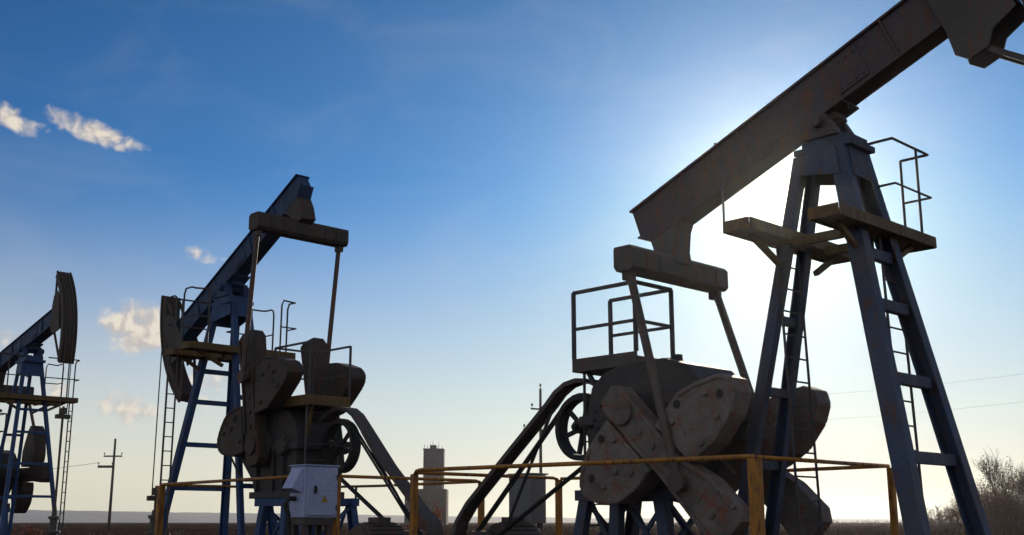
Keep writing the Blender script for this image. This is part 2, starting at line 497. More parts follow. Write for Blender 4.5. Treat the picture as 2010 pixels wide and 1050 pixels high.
    def strip(path, y0, y1, t):
        n = len(path)
        lo, hi = [], []
        for i, (x, z) in enumerate(path):
            xa, za = path[max(0, i - 1)]
            xb, zb = path[min(n - 1, i + 1)]
            d = Vector((xb - xa, zb - za)).normalized()
            nx, nz = -d.y, d.x
            lo.append((x - nx * t / 2, z - nz * t / 2))
            hi.append((x + nx * t / 2, z + nz * t / 2))
        mb.prism(lo + hi[::-1], y0, y1)
    strip(path, -.06, .15, .02)
    strip([(x + .015, z - .015) for x, z in path], -.07, -.058, .06)
    strip([(x + .015, z - .015) for x, z in path], .148, .16, .06)
    B(mb, 'belt_guard', cfg['guard_mat'], root, 0)
    # belts
    mx, mz = -5.8 + dx, .58
    for y0, y1 in ((-.01, .02), (.05, .08)):
        mb = MB()
        n = 14
        pts = []
        for k in range(n + 1):
            t = math.radians(lerp(140, -48, 0) + k * 0)
        ang = math.atan2(pz - mz, px - mx)
        r_big, r_small = .445, .13
        A = [(px + r_big * math.cos(ang + math.pi / 2 + .17 - k * (math.pi + .34) / n), pz + r_big * math.sin(ang + math.pi / 2 + .17 - k * (math.pi + .34) / n)) for k in range(n + 1)]
        C_ = [(mx + r_small * math.cos(ang - math.pi / 2 - .17 - k * (math.pi - .34) / n), mz + r_small * math.sin(ang - math.pi / 2 - .17 - k * (math.pi - .34) / n)) for k in range(n + 1)]
        loop = A + C_
        m_ = len(loop)
        cxm, czm = sum(p[0] for p in loop) / m_, sum(p[1] for p in loop) / m_
        vs, fs = [], []
        for i, (x, z) in enumerate(loop):
            xa, za = loop[i - 1]
            xb, zb = loop[(i + 1) % m_]
            d = Vector((xb - xa, zb - za)).normalized()
            nx, nz = -d.y * .012, d.x * .012
            vs += [(x - nx, y0, z - nz), (x + nx, y0, z + nz), (x + nx, y1, z + nz), (x - nx, y1, z - nz)]
        for i in range(m_):
            j = (i + 1) % m_
            for t in range(4):
                u = (t + 1) % 4
                fs.append((i * 4 + t, i * 4 + u, j * 4 + u, j * 4 + t))
        mb.add(vs, fs)
        B(mb, 'drive_belt', 'black', root, 0)
    # motor, to one side of the belts
    ms = cfg.get('motor_side', -1)
    R_ = lambda a_, b_: (min(ms * a_, ms * b_), max(ms * a_, ms * b_))
    mb = MB().disc_y(mx + .1, mz - .02, *R_(.2, .9), .22, 28)
    mb.disc_y(mx + .1, mz - .02, *R_(.9, .97), .18, 28)
    mb.disc_y(mx, mz, -.19, .19, .1, 16)
    for k in range(20):
        t = 2 * math.pi * k / 20
        c, q = math.cos(t), math.sin(t)
        mb.bar((mx + .1 +   .225 * c, ms * .84, mz - .02 + .225 * q), (mx + .1 + .225 * c, ms * .26, mz - .02 + .225 * q), .03, .012, (c, 0, q))
    mb.box(mx - .02, mx + .22, *R_(.42, .66), mz + .18, mz + .29)
    mb.box(mx - .2, mx + .4, *R_(.18, .93), .30, .40)
    B(mb, 'motor', cfg['motor_mat'], root, 0.004)
    # strut from guard to frame
    B(MB().pipe([(-4.42 + dx, .04, 2.3 + dz * .5), (-5.5 + dx, .25, .8)], .024, 8), 'guard_strut', 'rail', root, 0)
    # ---- gearbox stand
    mb = MB()
    for sy in (-1, 1):
        for x, xb in ((-3.36, -3.52), (-2.86, -2.88), (-2.2, -2.05)):
            mb.channel((x, sy * .47, 1.1), (xb, sy * .5, .3), .12, .15, .018, (0, 1, 0), sy)
        mb.box(-3.5, -1.98, sy * .47 - .07, sy * .47 + .07, 1.06, 1.188)
        mb.bar((-2.8, sy * .4, 1.05), (-2.2, sy * .4, .35), .03, .06)
        mb.bar((-2.8, sy * .37, .35), (-2.2, sy * .37, 1.05), .03, .06)
        mb.bar((-3.35, sy * .4, 1.05), (-2.95, sy * .4, .35), .03, .06)
    for x in (-3.4, -2.15):
        mb.box(x - .05, x + .05, -.4, .4, 1.08, 1.18)
        mb.bar((x, -.42, 1.05), (x - .05, .42, .4), .05, .05, (1, 0, 0))
        mb.bar((x, .42, 1.05), (x - .09, -.42, .4), .05, .05, (1, 0, 0))
    B(mb, 'gearbox_stand', cfg['leg_mat'], root, 0.004)
    # ---- platform on the gearbox with its railing
    x0, x1, y0, y1 = cfg['deck']
    zb = 2.81
    mb = MB().box(x0, x1, y0, y1, zb - .1, zb)
    mb.box(x0 - .02, x1 + .02, y0 - .02, y0, zb - .12, zb + .05).box(x0 - .02, x1 + .02, y1, y1 + .02, zb - .12, zb + .05)
    mb.box(x0 - .02, x0, y0 + .001, y1 - .001, zb - .12, zb + .05)
    for y in (y0 + .15, y1 - .15):
        mb.bar((x0 + .1, y, zb - .1), (-3.2, y, 2.2), .05, .05)
    dk = B(mb, 'gearbox_platform', cfg['deck_mat'], root, 0.003)
    rr = cfg.get('rail_r', .02)
    zt = 3.735
    for x, y in ((x0, y0), (x1, y0), (x1, y1), (x0, y1)):
        B(MB().bar((x, y, zb + .052), (x, y, zt), rr * 2, rr * 2), 'rail_post', cfg['rail_mat'], dk, 0)
    for z, r_ in ((zt, rr), (3.25, rr * .85)):
        mb = MB()
        for p, q in (((x0, y0), (x1, y0)), ((x1, y0), (x1, y1)), ((x1, y1), (x0, y1))):
            mb.bar((p[0], p[1], z), (q[0], q[1], z), r_ * 2, r_ * 2, (0, 0, 1))
        B(mb, 'handrail', cfg['rail_mat'], dk, 0)
    # supports of the deck down to ground and the access ladder
    mb = MB()
    for y in (y0 + .06, y1 - .12):
        mb.pipe([(x0 + .12, y, zb - .1), (x0 + .1, y, .3)], .02, 6)
    for k in range(9):
        z = .5 + k * .26
        mb.pipe([(x0 + .12, y0 + .06, z), (x0 + .12, y1 - .12, z)], .011, 5)
    B(mb, 'ladder', 'rail', root, 0)
    # ---- walkways fore and aft of the samson post
    for nm, xa, xb, ya, yb in (('head', .3, .64, -1.02, 1.1), ('rear', -.64, -.32, -1.2, 1.02)):
        mb = MB().box(xa, xb, ya, yb, 3.88, 3.93)
        mb.box(xa - .02, xa, ya, yb, 3.86, 3.985).box(xb, xb + .02, ya, yb, 3.86, 3.985)
        mb.box(xa + .001, xb - .001, yb, yb + .02, 3.86, 3.985).box(xa + .001, xb - .001, ya - .02, ya, 3.86, 3.985)
        for y in (ya + .25, yb - .25):
            mb.bar((xa + .17, y, 3.86), (xa + .17, y * .45, 3.62), .06, .06)
        wk = B(mb, 'walkway', cfg['walk_mat'], root, 0.003)
        if nm == 'head':
            for ends in ((yb, 1),) + (((ya, -1),) if cfg.get('near_rail') else ()):
                y, s_ = ends
                zt2, zm2 = 4.98, 4.46
                yi = y - s_ * .85
                mb = MB()
                c = .06
                if cfg.get('round_rail'):
                    mb.pipe([(xa, y, 3.94), (xa, y, zt2 - .12), (xa + .03, y, zt2 - .03), (xa + .1, y, zt2), (xb - .1, y, zt2), (xb - .02, y - s_ * .03, zt2), (xb, y - s_ * .12, zt2), (xb, yi, zt2)], .017, 6)
                else:
                    mb.pipe([(xa, y, 3.94), (xa, y, zt2)], .017, 6)
                    mb.pipe([(xa, y, zt2), (xb, y, zt2)], .017, 6)
                    mb.pipe([(xb, y, zt2), (xb, yi, zt2), (xb - .34, yi, zt2)], .017, 6)
                mb.pipe([(xa, y, zm2), (xb, y, zm2)], .014, 6)
                mb.pipe([(xb, y, zm2), (xb, yi, zm2), (xb - .3, yi, zm2)], .014, 6)
                mb.pipe([(xb, y - s_ * .3, 3.94), (xb, y - s_ * .3, zt2)], .017, 6)
                B(mb, 'walkway_railing', cfg['rail_mat'], wk, 0)
        else:
            zt2 = 4.98
            for y, s_ in (((yb, 1), (ya, -1)) if cfg.get('near_rail') else ((ya, -1),)):
                mb = MB()
                if cfg.get('round_rail'):
                    mb.pipe([(xb, y, 3.94), (xb, y, zt2 - .1), (xb - .05, y, zt2), (xa + .05, y, zt2), (xa, y - s_ * .04, zt2 - .02), (xa, y - s_ * .3, zt2), (xa, y - s_ * .34, zt2 - .1), (xa, y - s_ * .34, 3.94)], .017, 6)
                    mb.pipe([(xb, y, 4.46), (xa, y, 4.46), (xa, y - s_ * .34, 4.46)], .014, 6)
                else:
                    mb.pipe([(xa, y, 3.94), (xa, y, 4.75)], .014, 6)
                B(mb, 'walkway_railing', cfg['rail_mat'], wk, 0)
    for y in (-.33, .33):
        B(MB().box(-.315, .275, y - .035, y + .035, 3.80, 3.90), 'walkway_beam', cfg['walk_mat'], root, 0.003)
    # ladders to the walkways
    for (xa, ya), (xb, yb), zt3 in cfg['ladders']:
        mb = MB()
        lean = cfg.get('lean', .0)
        for x, y in ((xa, ya), (xb, yb)):
            mb.pipe([(x, y, zt3), (x + lean * .3, y + lean, .35)], .017, 6)
        for k in range(13):
            z = .5 + k * .262
            if z > zt3: break
            l = lean * (zt3 - z) / (zt3 - .35)
            mb.pipe([(xa + l * .3, ya + l, z), (xb + l * .3, yb + l, z)], .011, 5)
        B(mb, 'ladder', 'rail', root, 0)
    # ---- horse head
    Rh, t0, t1 = 2.6, R(-24.5), R(33)
    n = 22
    arc = lambda r, q0=t0, q1=t1: [(r * math.cos(lerp(q0, q1, k / n)), r * math.sin(lerp(q0, q1, k / n))) for k in range(n + 1)]
    hh = .165
    mb = MB().prism(arc(Rh) + arc(Rh - .17, t0 + .01, t1 - .01)[::-1], -hh, hh)
    for sy in (-1, 1):
        mb.prism(arc(Rh + .03) + arc(Rh - .03)[::-1], sy * hh - .02, sy * hh + .02)
    mb.prism(arc(Rh + .012) + arc(Rh - .003)[::-1], -.045, .045)
    mb.rot(0, PIV, tilt)
    head = B(mb, 'horse_head', cfg['head_mat'], root, 0.008)
    mb = MB()
    hub = [(1.66, -.02), (1.62, -.3), (1.72, -.44), (1.94, -.44), (2.06, -.3), (2.36, -.24), (2.36, .72), (2.2, .95), (1.98, .88), (1.66, p1 + .02)]
    if not cfg.get('deep_hub'):
        hub = [(1.8, 0.02), (1.86, -.12), (2.0, -.2), (2.36, -.2), (2.36, .72), (2.2, .9), (2.02, .8), (1.9, p1 + .02)]
    for sy in (-1, 1):
        mb.prism(hub, sy * .17 - .012, sy * .17 + .012)
    mb.prism([(2.05, .0), (2.36, -.1), (2.36, .62), (2.05, .6)], -.155, .155)
    mb.rot(0, PIV, tilt)
    B(mb, 'hinge_plate', cfg['head_mat'], head, 0.004)
    mb = MB()
    ti, tt = (Rh - .12) * math.cos(t0 + .03), (Rh - .12) * math.sin(t0 + .03)
    ui, ut = (Rh - .12) * math.cos(t1 - .03), (Rh - .12) * math.sin(t1 - .03)
    s0 = (1.9, -.4) if cfg.get('deep_hub') else (1.95, -.16)
    for sy in (-1, 1):
        B(MB().bar((s0[0], sy * .13, s0[1]), (ti, sy * .14, tt), .035, .06).rot(0, PIV, tilt), 'brace', cfg['head_mat'], head, 0)
        B(MB().bar((2.0, sy * .13, .78), (ui, sy * .14, ut), .035, .06).rot(0, PIV, tilt), 'brace', cfg['head_mat'], head, 0)
    # bridle, carrier bar, polished rod
    xh = Rh + .02
    # the wire leaves the head where its face is vertical (angle 0 from the pivot)
    zc = cfg['carrier_z']
    mb = MB()
    for y in (-.09, .09):
        # wire wraps the head down to the horizontal tangent point, then hangs
        pts = []
        a_hi, a_lo = tilt + t1, max(0.0, tilt + t0)
        for k in range(11):
            t = lerp(a_hi, a_lo, k / 10)
            pts.append((xh * math.cos(t) + .0, y, PIV + xh * math.sin(t)))
        xl = pts[-1][0]
        pts.append((xl, y, zc))
        mb.pipe(pts, .012, 6)
    B(mb, 'bridle_wire', 'grey_dark', root, 0)
    mb = MB().box(xl - .07, xl + .07, -.17, .17, zc - .1, zc).box(xl - .09, xl + .09, -.06, .06, zc + .01, zc + .16)
    B(mb, 'carrier_bar', 'grey_dark', root, 0.01)
    B(MB().pipe([(xl, 0, zc + .2), (xl, 0, 1.0)], .03, 8), 'polished_rod', 'rod', root, 0)
    # wellhead: a thing of its own, standing on the ground in front of the pump
    c, q = math.cos(rz), math.sin(rz)
    wl = empty('wellhead', (cx + c * xl, cy + q * xl, 0), rz, cfg['well_label'], 'wellhead', 'wellheads under the horse heads')
    prof = [(.14, .0), (.14, .35), (.2, .36), (.2, .44), (.11, .45), (.11, .75), (.17, .76), (.17, .83), (.09, .84), (.09, 1.2), (.13, 1.21), (.13, 1.3), (.06, 1.31), (.06, 1.44)]
    mb = MB()
    nn = 20
    vs = [(r_ * math.cos(2 * math.pi * k / nn), r_ * math.sin(2 * math.pi * k / nn), z * .72) for r_, z in prof for k in range(nn)]
    fs = [(i * nn + k, i * nn + (k + 1) % nn, (i + 1) * nn + (k + 1) % nn, (i + 1) * nn + k) for i in range(len(prof) - 1) for k in range(nn)]
    fs.append(tuple((len(prof) - 1) * nn + k for k in range(nn)))
    mb.add(vs, fs)
    mb.build('casing', M['grey_dark'], wl, 1, .004)
    mb = MB().pipe([(0, .08, .44), (0, .5, .44), (0, .56, .42), (0, .6, .36), (0, .6, .02)], .045, 10)
    mb.build('flow_line', M['grey_dark'], wl, 1)
    mb = MB().pipe([(.3 * math.cos(t * math.pi / 6) * .5, -.3, .44 + .15 * math.sin(t * math.pi / 6)) for t in range(12)], .014, 6, closed=True)
    mb.pipe([(0, -.08, .44), (0, -.31, .44)], .03, 8)
    mb.pipe([(-.15, -.3, .44), (.15, -.3, .44)], .01, 5)
    mb.build('hand_wheel', M['red_brown'], wl, 1)
    return root

base = dict(hw=.21, rw=.165, beam_h=.44, leg_mat='blue', beam_mat='beam_blue', eq_mat='brown', crank_mat='brown', weight_mat='brown',
            gear_mat='gear_black', guard_mat='grey_dark', motor_mat='grey_dark', deck_mat='yellow_dull', rail_mat='rail', walk_mat='yellow_dull', head_mat='brown',
            deck=(-3.42, -2.36, -.5, .32), ladders=[], carrier_z=2.4)

big = dict(base, tilt=22.5, eq=(-2.266, 3.898), crank=-44, beam_h=.57, hw=.195, rw=.14, leg_mat='blue_dark', beam_mat='beam_old', eq_mat='grey_dark',
           crank_mat='grey', weight_mat='grey', gear_mat='gear_black', guard_mat='grey_dark', deck_mat='grey_dark', walk_mat='yellow_dull', head_mat='grey_dark',
           deck=(-3.618, -2.581, -.387, .347), ladders=[((.47, .13), (.47, .5), 3.86), ((-.56, -.3), (-.56, .14), 3.86)], lean=.12, deep_hub=True, carrier_z=3.2,
           rail_r=.022, rod_r=.052, motor_side=1, wk=1.0, W1=[(.5, .21), (1.15, .24), (1.24, .6), (1.2, 1.0), (1.1, 1.22), (.97, 1.3), (.82, 1.24), (.6, .92), (.48, .65)], holes=True,
           well_label='wellhead valve stack under the horse head of the largest pumpjack on the right')
mid = dict(base, tilt=-28.2, eq=(-2.194, 5.959), crank=80, dx=.24, hw=.145, rw=.115, guard_dz=-.12, near_rail=True, round_rail=True,
           ladders=[((.36, -1.08), (.36, -.9), 3.86)], lean=.0, carrier_z=1.32, crank_y=.64, rail_r=.016,
           well_label='wellhead valve stack under the lowered horse head of the middle pumpjack')
far = dict(base, tilt=11.3, eq=(-2.38, 4.37), crank=0, hw=.105, rw=.09, ladders=[((.36, 1.0), (.6, 1.0), 3.86)], carrier_z=3.35, rail_r=.014, round_rail=True, near_rail=True,
           well_label='wellhead valve stack at the foot of the leftmost pumpjack')
pumpjack(3.613, 12.34, 45.66, 1, big, 'largest pumpjack, right, dark weathered steel with grey rust-streaked counterweights, beam end raised')
pumpjack(-5.37, 21.531, 45.96, -1, mid, 'middle pumpjack with blue legs and tail of its beam raised high, horse head lowered')
pumpjack(-12.67, 29.67, 47.84, 1, far, 'leftmost and farthest pumpjack, blue with dark horse head, cut by the picture edge')

# ------------------------------------------------------------------ fences round the cranks
def place(cx, cy, yaw, flip):
    a = R(yaw)
    return (cx, cy, 0), (-a if flip == 1 else math.pi - a)

def fence(loc, flip, X1, label, posts_mid):
    (l, rz) = loc
    root = empty('guard_fence', l, rz, label, 'fence', 'yellow guard fences round the cranks')
    ys = flip
    X0, Y0, Y1, Z = -.27, -1.38, 1.42, 1.475
    pr = .055
    for x, y, w in ((X0, Y0, .115), (X1, Y0, .085), (X1, Y1, .085), (X0, Y1, .075)):
        MB().box(x - w / 2, x + w / 2, y - w / 2, y + w / 2, -.05, Z - .05).build('post', M['yellow'], root, ys, .012)
    for x, y in posts_mid:
        MB().pipe([(x, y, -.05), (x, y, Z - .03)], .022, 8).build('post', M['yellow_dull'], root, ys)
    def rail(pts, r):
        MB().pipe(pts, r, 10).build('rail', M['yellow'], root, ys, 0, True)
    c = .09
    rail([(X0 - .0, Y0, Z - .03), (X1 + c * 1.4, Y0, Z), (X1 + c * .5, Y0, Z - .012), (X1 + c * .1, Y0, Z - .06)], .026)
    rail([(X1, Y0 + .05, Z - .03), (X1, Y1 - c * 1.4, Z - .03), (X1, Y1 - c * .4, Z - .045), (X1, Y1 - .02, Z - .09)], .024)
    rail([(X1 + .05, Y1, Z - .04), (lerp(X1, X0, .5), Y1, Z - .05), (X0 - .05, Y1, Z - .03)], .023)
    rail([(X0, Y0 + .06, Z - .035), (X0, Y1 - .05, Z - .035)], .023)
    return root
fence(place(3.613, 12.34, 45.66, 1), 1, -5.62, 'yellow pipe guard fence around the cranks of the largest pumpjack', [(-3.0, 1.42)])
fence(place(-5.37, 21.531, 45.96, -1), -1, -5.55, 'yellow pipe guard fence around the cranks of the middle pumpjack', [(-2.2, 1.42)])

# ------------------------------------------------------------------ control cabinets
l, rz = place(-5.37, 21.531, 45.96, -1)
cb = empty('control_cabinet', l, rz, 'pale blue-white electrical control cabinet with a yellow sticker beside the orange post', 'cabinet', 'control cabinets by the fences')
MB().box(-5.62, -5.25, -1.98, -1.42, .86, 1.57).build('casing', M['cabinet'], cb, -1, .012)
MB().box(-5.645, -5.622, -1.95, -1.45, .89, 1.54).build('door', M['cabinet'], cb, -1, .008)
hd = MB().box(-5.66, -5.646, -1.84, -1.805, 1.19, 1.30).pipe([(-5.665, -1.823, 1.28), (-5.685, -1.823, 1.27), (-5.685, -1.823, 1.21)], .01, 6).build('handle', M['black'], cb, -1)
st = [(-.0, .05), (.045, -.03), (-.045, -.03)]
MB().add([(-5.6475, -1.66 + y * 1.3, 1.11 + z * 1.3) for y, z in st] + [(-5.651, -1.66 + y * 1.3, 1.11 + z * 1.3) for y, z in st], [(0, 1, 2), (5, 4, 3), (0, 3, 4, 1), (1, 4, 5, 2), (2, 5, 3, 0)]).build('warning_sticker', M['sticker'], cb, -1)
MB().hexa([(-5.58, -1.982, 1.55), (-5.3, -1.982, 1.55), (-5.3, -1.982, 1.2), (-5.58, -1.982, 1.2)], [(-5.56, -2.0, 1.54), (-5.32, -2.0, 1.54), (-5.32, -2.16, 1.26), (-5.56, -2.16, 1.26)]).build('side_panel', M['cabinet'], cb, -1, .006)
MB().pipe([(-5.4, -1.98, 1.12), (-5.4, -2.08, 1.12), (-5.4, -2.14, 1.05), (-5.42, -2.1, .9), (-5.42, -2.04, .3)], .035, 8).build('cable', M['black'], cb, -1)
MB().box(-5.6, -5.26, -1.96, -1.46, .76, .858).box(-5.58, -5.5, -1.95, -1.87, .0, .76).box(-5.58, -5.5, -1.55, -1.47, 0, .76).box(-5.34, -5.27, -1.95, -1.87, .0, .76).box(-5.34, -5.27, -1.55, -1.47, 0, .76).build('stand', M['grey_dark'], cb, -1, .004)
for zz in (1.0, 1.42):
    MB().pipe([(-5.648, -1.455, zz - .035), (-5.648, -1.455, zz + .035)], .012, 6).build('hinge', M['grey_dark'], cb, -1)
MB().pipe([(-5.45, -1.6, .76), (-5.45, -1.6, .5), (-5.4, -1.55, .3), (-5.3, -1.5, .1)], .03, 8).pipe([(-5.45, -1.75, .76), (-5.46, -1.75, .45), (-5.4, -1.7, .1)], .025, 8).build('conduit', M['black'], cb, -1)
MB().box(-5.64, -5.23, -2.0, -1.4, 1.572, 1.59).build('rain_cover', M['cabinet'], cb, -1, .005)

l, rz = place(3.613, 12.34, 45.66, 1)
cb = empty('control_cabinet', l, rz, 'dark grey control cabinet seen from behind, between the belt guard and an orange post', 'cabinet', 'control cabinets by the fences')
MB().box(-6.42, -5.93, 1.15, 1.47, .78, 1.5).build('casing', M['cabinet_grey'], cb, 1, .012)
MB().box(-6.38, -5.97, 1.472, 1.49, .81, 1.47).build('door', M['cabinet_grey'], cb, 1, .006)
MB().box(-6.44, -5.91, 1.13, 1.5, 1.502, 1.525).build('rain_cover', M['cabinet_grey'], cb, 1, .004)
MB().box(-6.36, -6.3, 1.2, 1.26, 0, .778).box(-6.05, -5.99, 1.2, 1.26, 0, .778).box(-6.36, -6.3, 1.38, 1.44, 0, .778).box(-6.05, -5.99, 1.38, 1.44, 0, .778).build('stand', M['grey_dark'], cb, 1, .004)
MB().pipe([(-6.2, 1.3, .78), (-6.2, 1.25, .5), (-6.1, 1.2, .1)], .03, 8).build('cable', M['black'], cb, 1)

# ------------------------------------------------------------------ utility poles and wires
def utility_pole(x, y, h, arms, label, ang=0.0, wid=.13):
    root = empty('utility_pole', (x, y, 0), ang, label, 'utility pole', 'power poles')
    MB().pipe([(0, 0, -.3), (0, 0, h * .5), (0, 0, h)], wid, 12, wid * .7).build('pole', M['pole'], root, 1, 0, True)
    if wid < .15:
        MB().pipe([(0, 0, h), (0, 0, h + .18)], .018, 6).pipe([(0, 0, h + .12), (0, 0, h + .2), (0, 0, h + .3)], .075, 10, .045).build('insulator', M['insulator'], root)
    for (x0, x1, z, t) in arms:
        arm = MB().box(x0, x1, -.07 - wid, -wid * .8, z - t, z + t).build('crossarm', M['pole'], root, 1, .01)
        for xx in ((x0 + .06), (x1 - .06)):
            MB().pipe([(xx, -.1 - wid * .5, z + t), (xx, -.1 - wid * .5, z + t + .16)], .018, 6).pipe([(xx, -.1 - wid * .5, z + t + .12), (xx, -.1 - wid * .5, z + t + .2), (xx, -.1 - wid * .5, z + t + .28)], .075, 10, .045).build('insulator', M['insulator'], arm)
    return root
utility_pole(-38.7, 111.9, 8.75, [(-.95, .85, 7.05, .07), (-1.45, .0, 6.05, .12)], 'wooden utility pole with two crossarms on the plain between the left and middle pumpjacks', 0, .15)
utility_pole(1.76, 70.5, 8.9, [(-.75, .45, 7.6, .05), (-1.3, .5, 6.3, .06)], 'slim utility pole behind the belt guard of the largest pumpjack', .5, .11)

def cable(p, q, sag, r, label):
    pts = []
    for k in range(25):
        t = k / 24
        v = Vector(p).lerp(Vector(q), t)
        v.z -= sag * 4 * t * (1 - t)
        pts.append(v)
    return tag(MB().pipe(pts, r, 5).build('power_cable', M['wire']), label, 'cable', 'overhead power cables')
cable((2.1, 70.3, 7.92), (36, 62, 9.9), .8, .005, 'upper thin overhead wire running right from the slim pole behind the largest pumpjack')
cable((2.1, 70.3, 6.6), (36, 62, 8.3), .8, .005, 'lower thin overhead wire running right from the slim pole behind the largest pumpjack')
cable((-40.0, 111.7, 6.45), (-70, 108, 4.4), .7, .02, 'thin overhead wire running left from the pole beside the leftmost pumpjack')

# ------------------------------------------------------------------ grain elevator tower far off
el = empty('elevator_tower', (-28, 404, 0), 0, 'distant concrete elevator tower with a bluish upper block and aerials on its roof', 'tower')
MB().box(-9.4, 5.2, 0, 12, -1, 12.1).build('lower_block', M['concrete'], el, 1, .1)
MB().box(-3.1, 3.7, .5, 8, 12.102, 18.0).build('middle_block', M['concrete'], el, 1, .08)
up = MB().box(-3.15, 3.85, .3, 8.2, 18.002, 25.6).build('upper_block', M['concrete_blue'], el, 1, .08)
MB().box(-3.3, 4.0, .15, 8.35, 25.602, 26.1).build('parapet', M['concrete_blue'], up, 1, .05)
for i, (xx, hh) in enumerate(((-2.9, 1.6), (-1.9, 1.2), (-1.0, 2.0), (.1, 2.5), (.6, 1.4), (1.5, 1.1), (2.2, 2.3), (3.4, .8))):
    MB().pipe([(xx, 1.0 + (i % 3), 26.1), (xx, 1.0 + (i % 3), 26.1 + hh)], .1, 6, .06).build('aerial', M['grey_dark'], el)
for r_ in range(2):
    for c_ in range(4):
        x = -2.4 + c_ * 1.55
        w = MB().box(x, x + .7, .24, .32, 19.6 + r_ * 3, 21 + r_ * 3).build('window', M['dark_pane'], up)
for k in range(7):
    x = -9.2 + k * 2.3
    MB().box(x, x + .5, -.35, -.01, -1, 11.6).build('pilaster', M['concrete'], el, 1, .05)
hut = MB().box(-.9, 1.2, 2, 4.5, 26.102, 27.4).build('roof_hut', M['concrete_blue'], el, 1, .05)
MB().pipe([(4.1, .6, 12), (4.1, .6, 25)], .16, 6).build('downpipe', M['grey_dark'], el)
for x in (-7.5, -5.6, 1.2, 3.2):
    MB().box(x, x + .8, -.06, .02, 7.8, 9.2).build('window', M['dark_pane'], el)

# ------------------------------------------------------------------ ground, hills
def ground_mat():
    m = bpy.data.materials.new('dry_soil')
    m.use_nodes = True
    nt = m.node_tree
    p = nt.nodes['Principled BSDF']
    tc = node(nt, 'ShaderNodeTexCoord')
    a = node(nt, 'ShaderNodeTexNoise', Scale=.04, Detail=8.0)
    b = node(nt, 'ShaderNodeTexNoise', Scale=1.1, Detail=10.0, Roughness=.7)
    nt.links.new(tc.outputs['Object'], a.inputs['Vector'])
    nt.links.new(tc.outputs['Object'], b.inputs['Vector'])
    r1 = ramp(nt, a.outputs['Fac'], [(.35, (.03, .02, .016)), (.55, (.055, .034, .025)), (.7, (.035, .028, .018))])
    r2 = ramp(nt, b.outputs['Fac'], [(.3, g(.55)), (.7, g(1.25))])
    c = mix(nt, 1.0, r1.outputs[0], r2.outputs[0], 'MULTIPLY')
    nt.links.new(c, p.inputs['Base Color'])
    p.inputs['Roughness'].default_value = .95
    p.inputs['Specular IOR Level'].default_value = 0.0
    bp = node(nt, 'ShaderNodeBump', Strength=.6, Distance=.06)
    nt.links.new(b.outputs['Fac'], bp.inputs['Height'])
    nt.links.new(bp.outputs[0], p.inputs['Normal'])
    return m
M['soil'] = ground_mat()
# rings of a polar grid, finer near the pumps, gently uneven
mb = MB()
rings = [0, 4, 8, 12, 16, 20, 25, 30, 36, 43, 52, 62, 75, 90, 110, 135, 165, 200, 250, 320, 420, 600, 900, 1400, 2100, 2900]
ns = 96
vs, fs = [(0, 15, 0)], []
for r_ in rings[1:]:
    for k in range(ns):
        t = 2 * math.pi * k / ns
        x, y = r_ * math.cos(t), 15 + r_ * math.sin(t)
        amp = .0 if r_ < 30 else min(.42, (r_ - 30) * .005)
        z = amp * (mn.noise(Vector((x * .03, y * .03, 0))) + .6 * mn.noise(Vector((x * .11, y * .11, 3))))
        vs.append((x, y, z))
for k in range(ns):
    fs.append((0, 1 + k, 1 + (k + 1) % ns))
for i in range(len(rings) - 2):
    for k in range(ns):
        a_ = 1 + i * ns
        b_ = a_ + ns
        fs.append((a_ + k, b_ + k, b_ + (k + 1) % ns, a_ + (k + 1) % ns))
mb.add(vs, fs)
tag(mb.build('ground', M['soil'], None, 1, 0, True), None, None, None, 'structure')

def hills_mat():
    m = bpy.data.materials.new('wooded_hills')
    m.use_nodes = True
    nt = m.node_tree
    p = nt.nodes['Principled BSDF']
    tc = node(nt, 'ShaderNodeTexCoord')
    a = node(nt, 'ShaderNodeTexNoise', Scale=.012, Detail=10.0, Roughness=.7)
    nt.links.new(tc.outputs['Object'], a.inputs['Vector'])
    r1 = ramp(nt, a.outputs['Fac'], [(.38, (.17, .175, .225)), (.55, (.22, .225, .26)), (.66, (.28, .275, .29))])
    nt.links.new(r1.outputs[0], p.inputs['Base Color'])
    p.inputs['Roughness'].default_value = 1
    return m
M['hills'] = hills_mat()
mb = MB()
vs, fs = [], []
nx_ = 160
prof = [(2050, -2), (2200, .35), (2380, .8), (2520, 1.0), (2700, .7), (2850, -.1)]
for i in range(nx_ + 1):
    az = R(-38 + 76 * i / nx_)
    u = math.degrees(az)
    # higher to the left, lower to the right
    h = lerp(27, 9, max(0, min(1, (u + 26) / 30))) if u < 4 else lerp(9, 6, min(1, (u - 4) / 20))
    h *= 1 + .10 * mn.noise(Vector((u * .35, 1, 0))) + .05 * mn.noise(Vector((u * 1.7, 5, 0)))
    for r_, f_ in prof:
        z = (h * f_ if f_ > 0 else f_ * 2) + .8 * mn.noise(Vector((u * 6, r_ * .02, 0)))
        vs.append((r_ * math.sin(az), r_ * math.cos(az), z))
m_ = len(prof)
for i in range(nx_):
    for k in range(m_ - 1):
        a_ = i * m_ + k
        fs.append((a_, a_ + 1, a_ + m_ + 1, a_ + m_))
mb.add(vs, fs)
tag(mb.build('hills', M['hills'], None, 1, 0, True), None, None, None, 'structure')

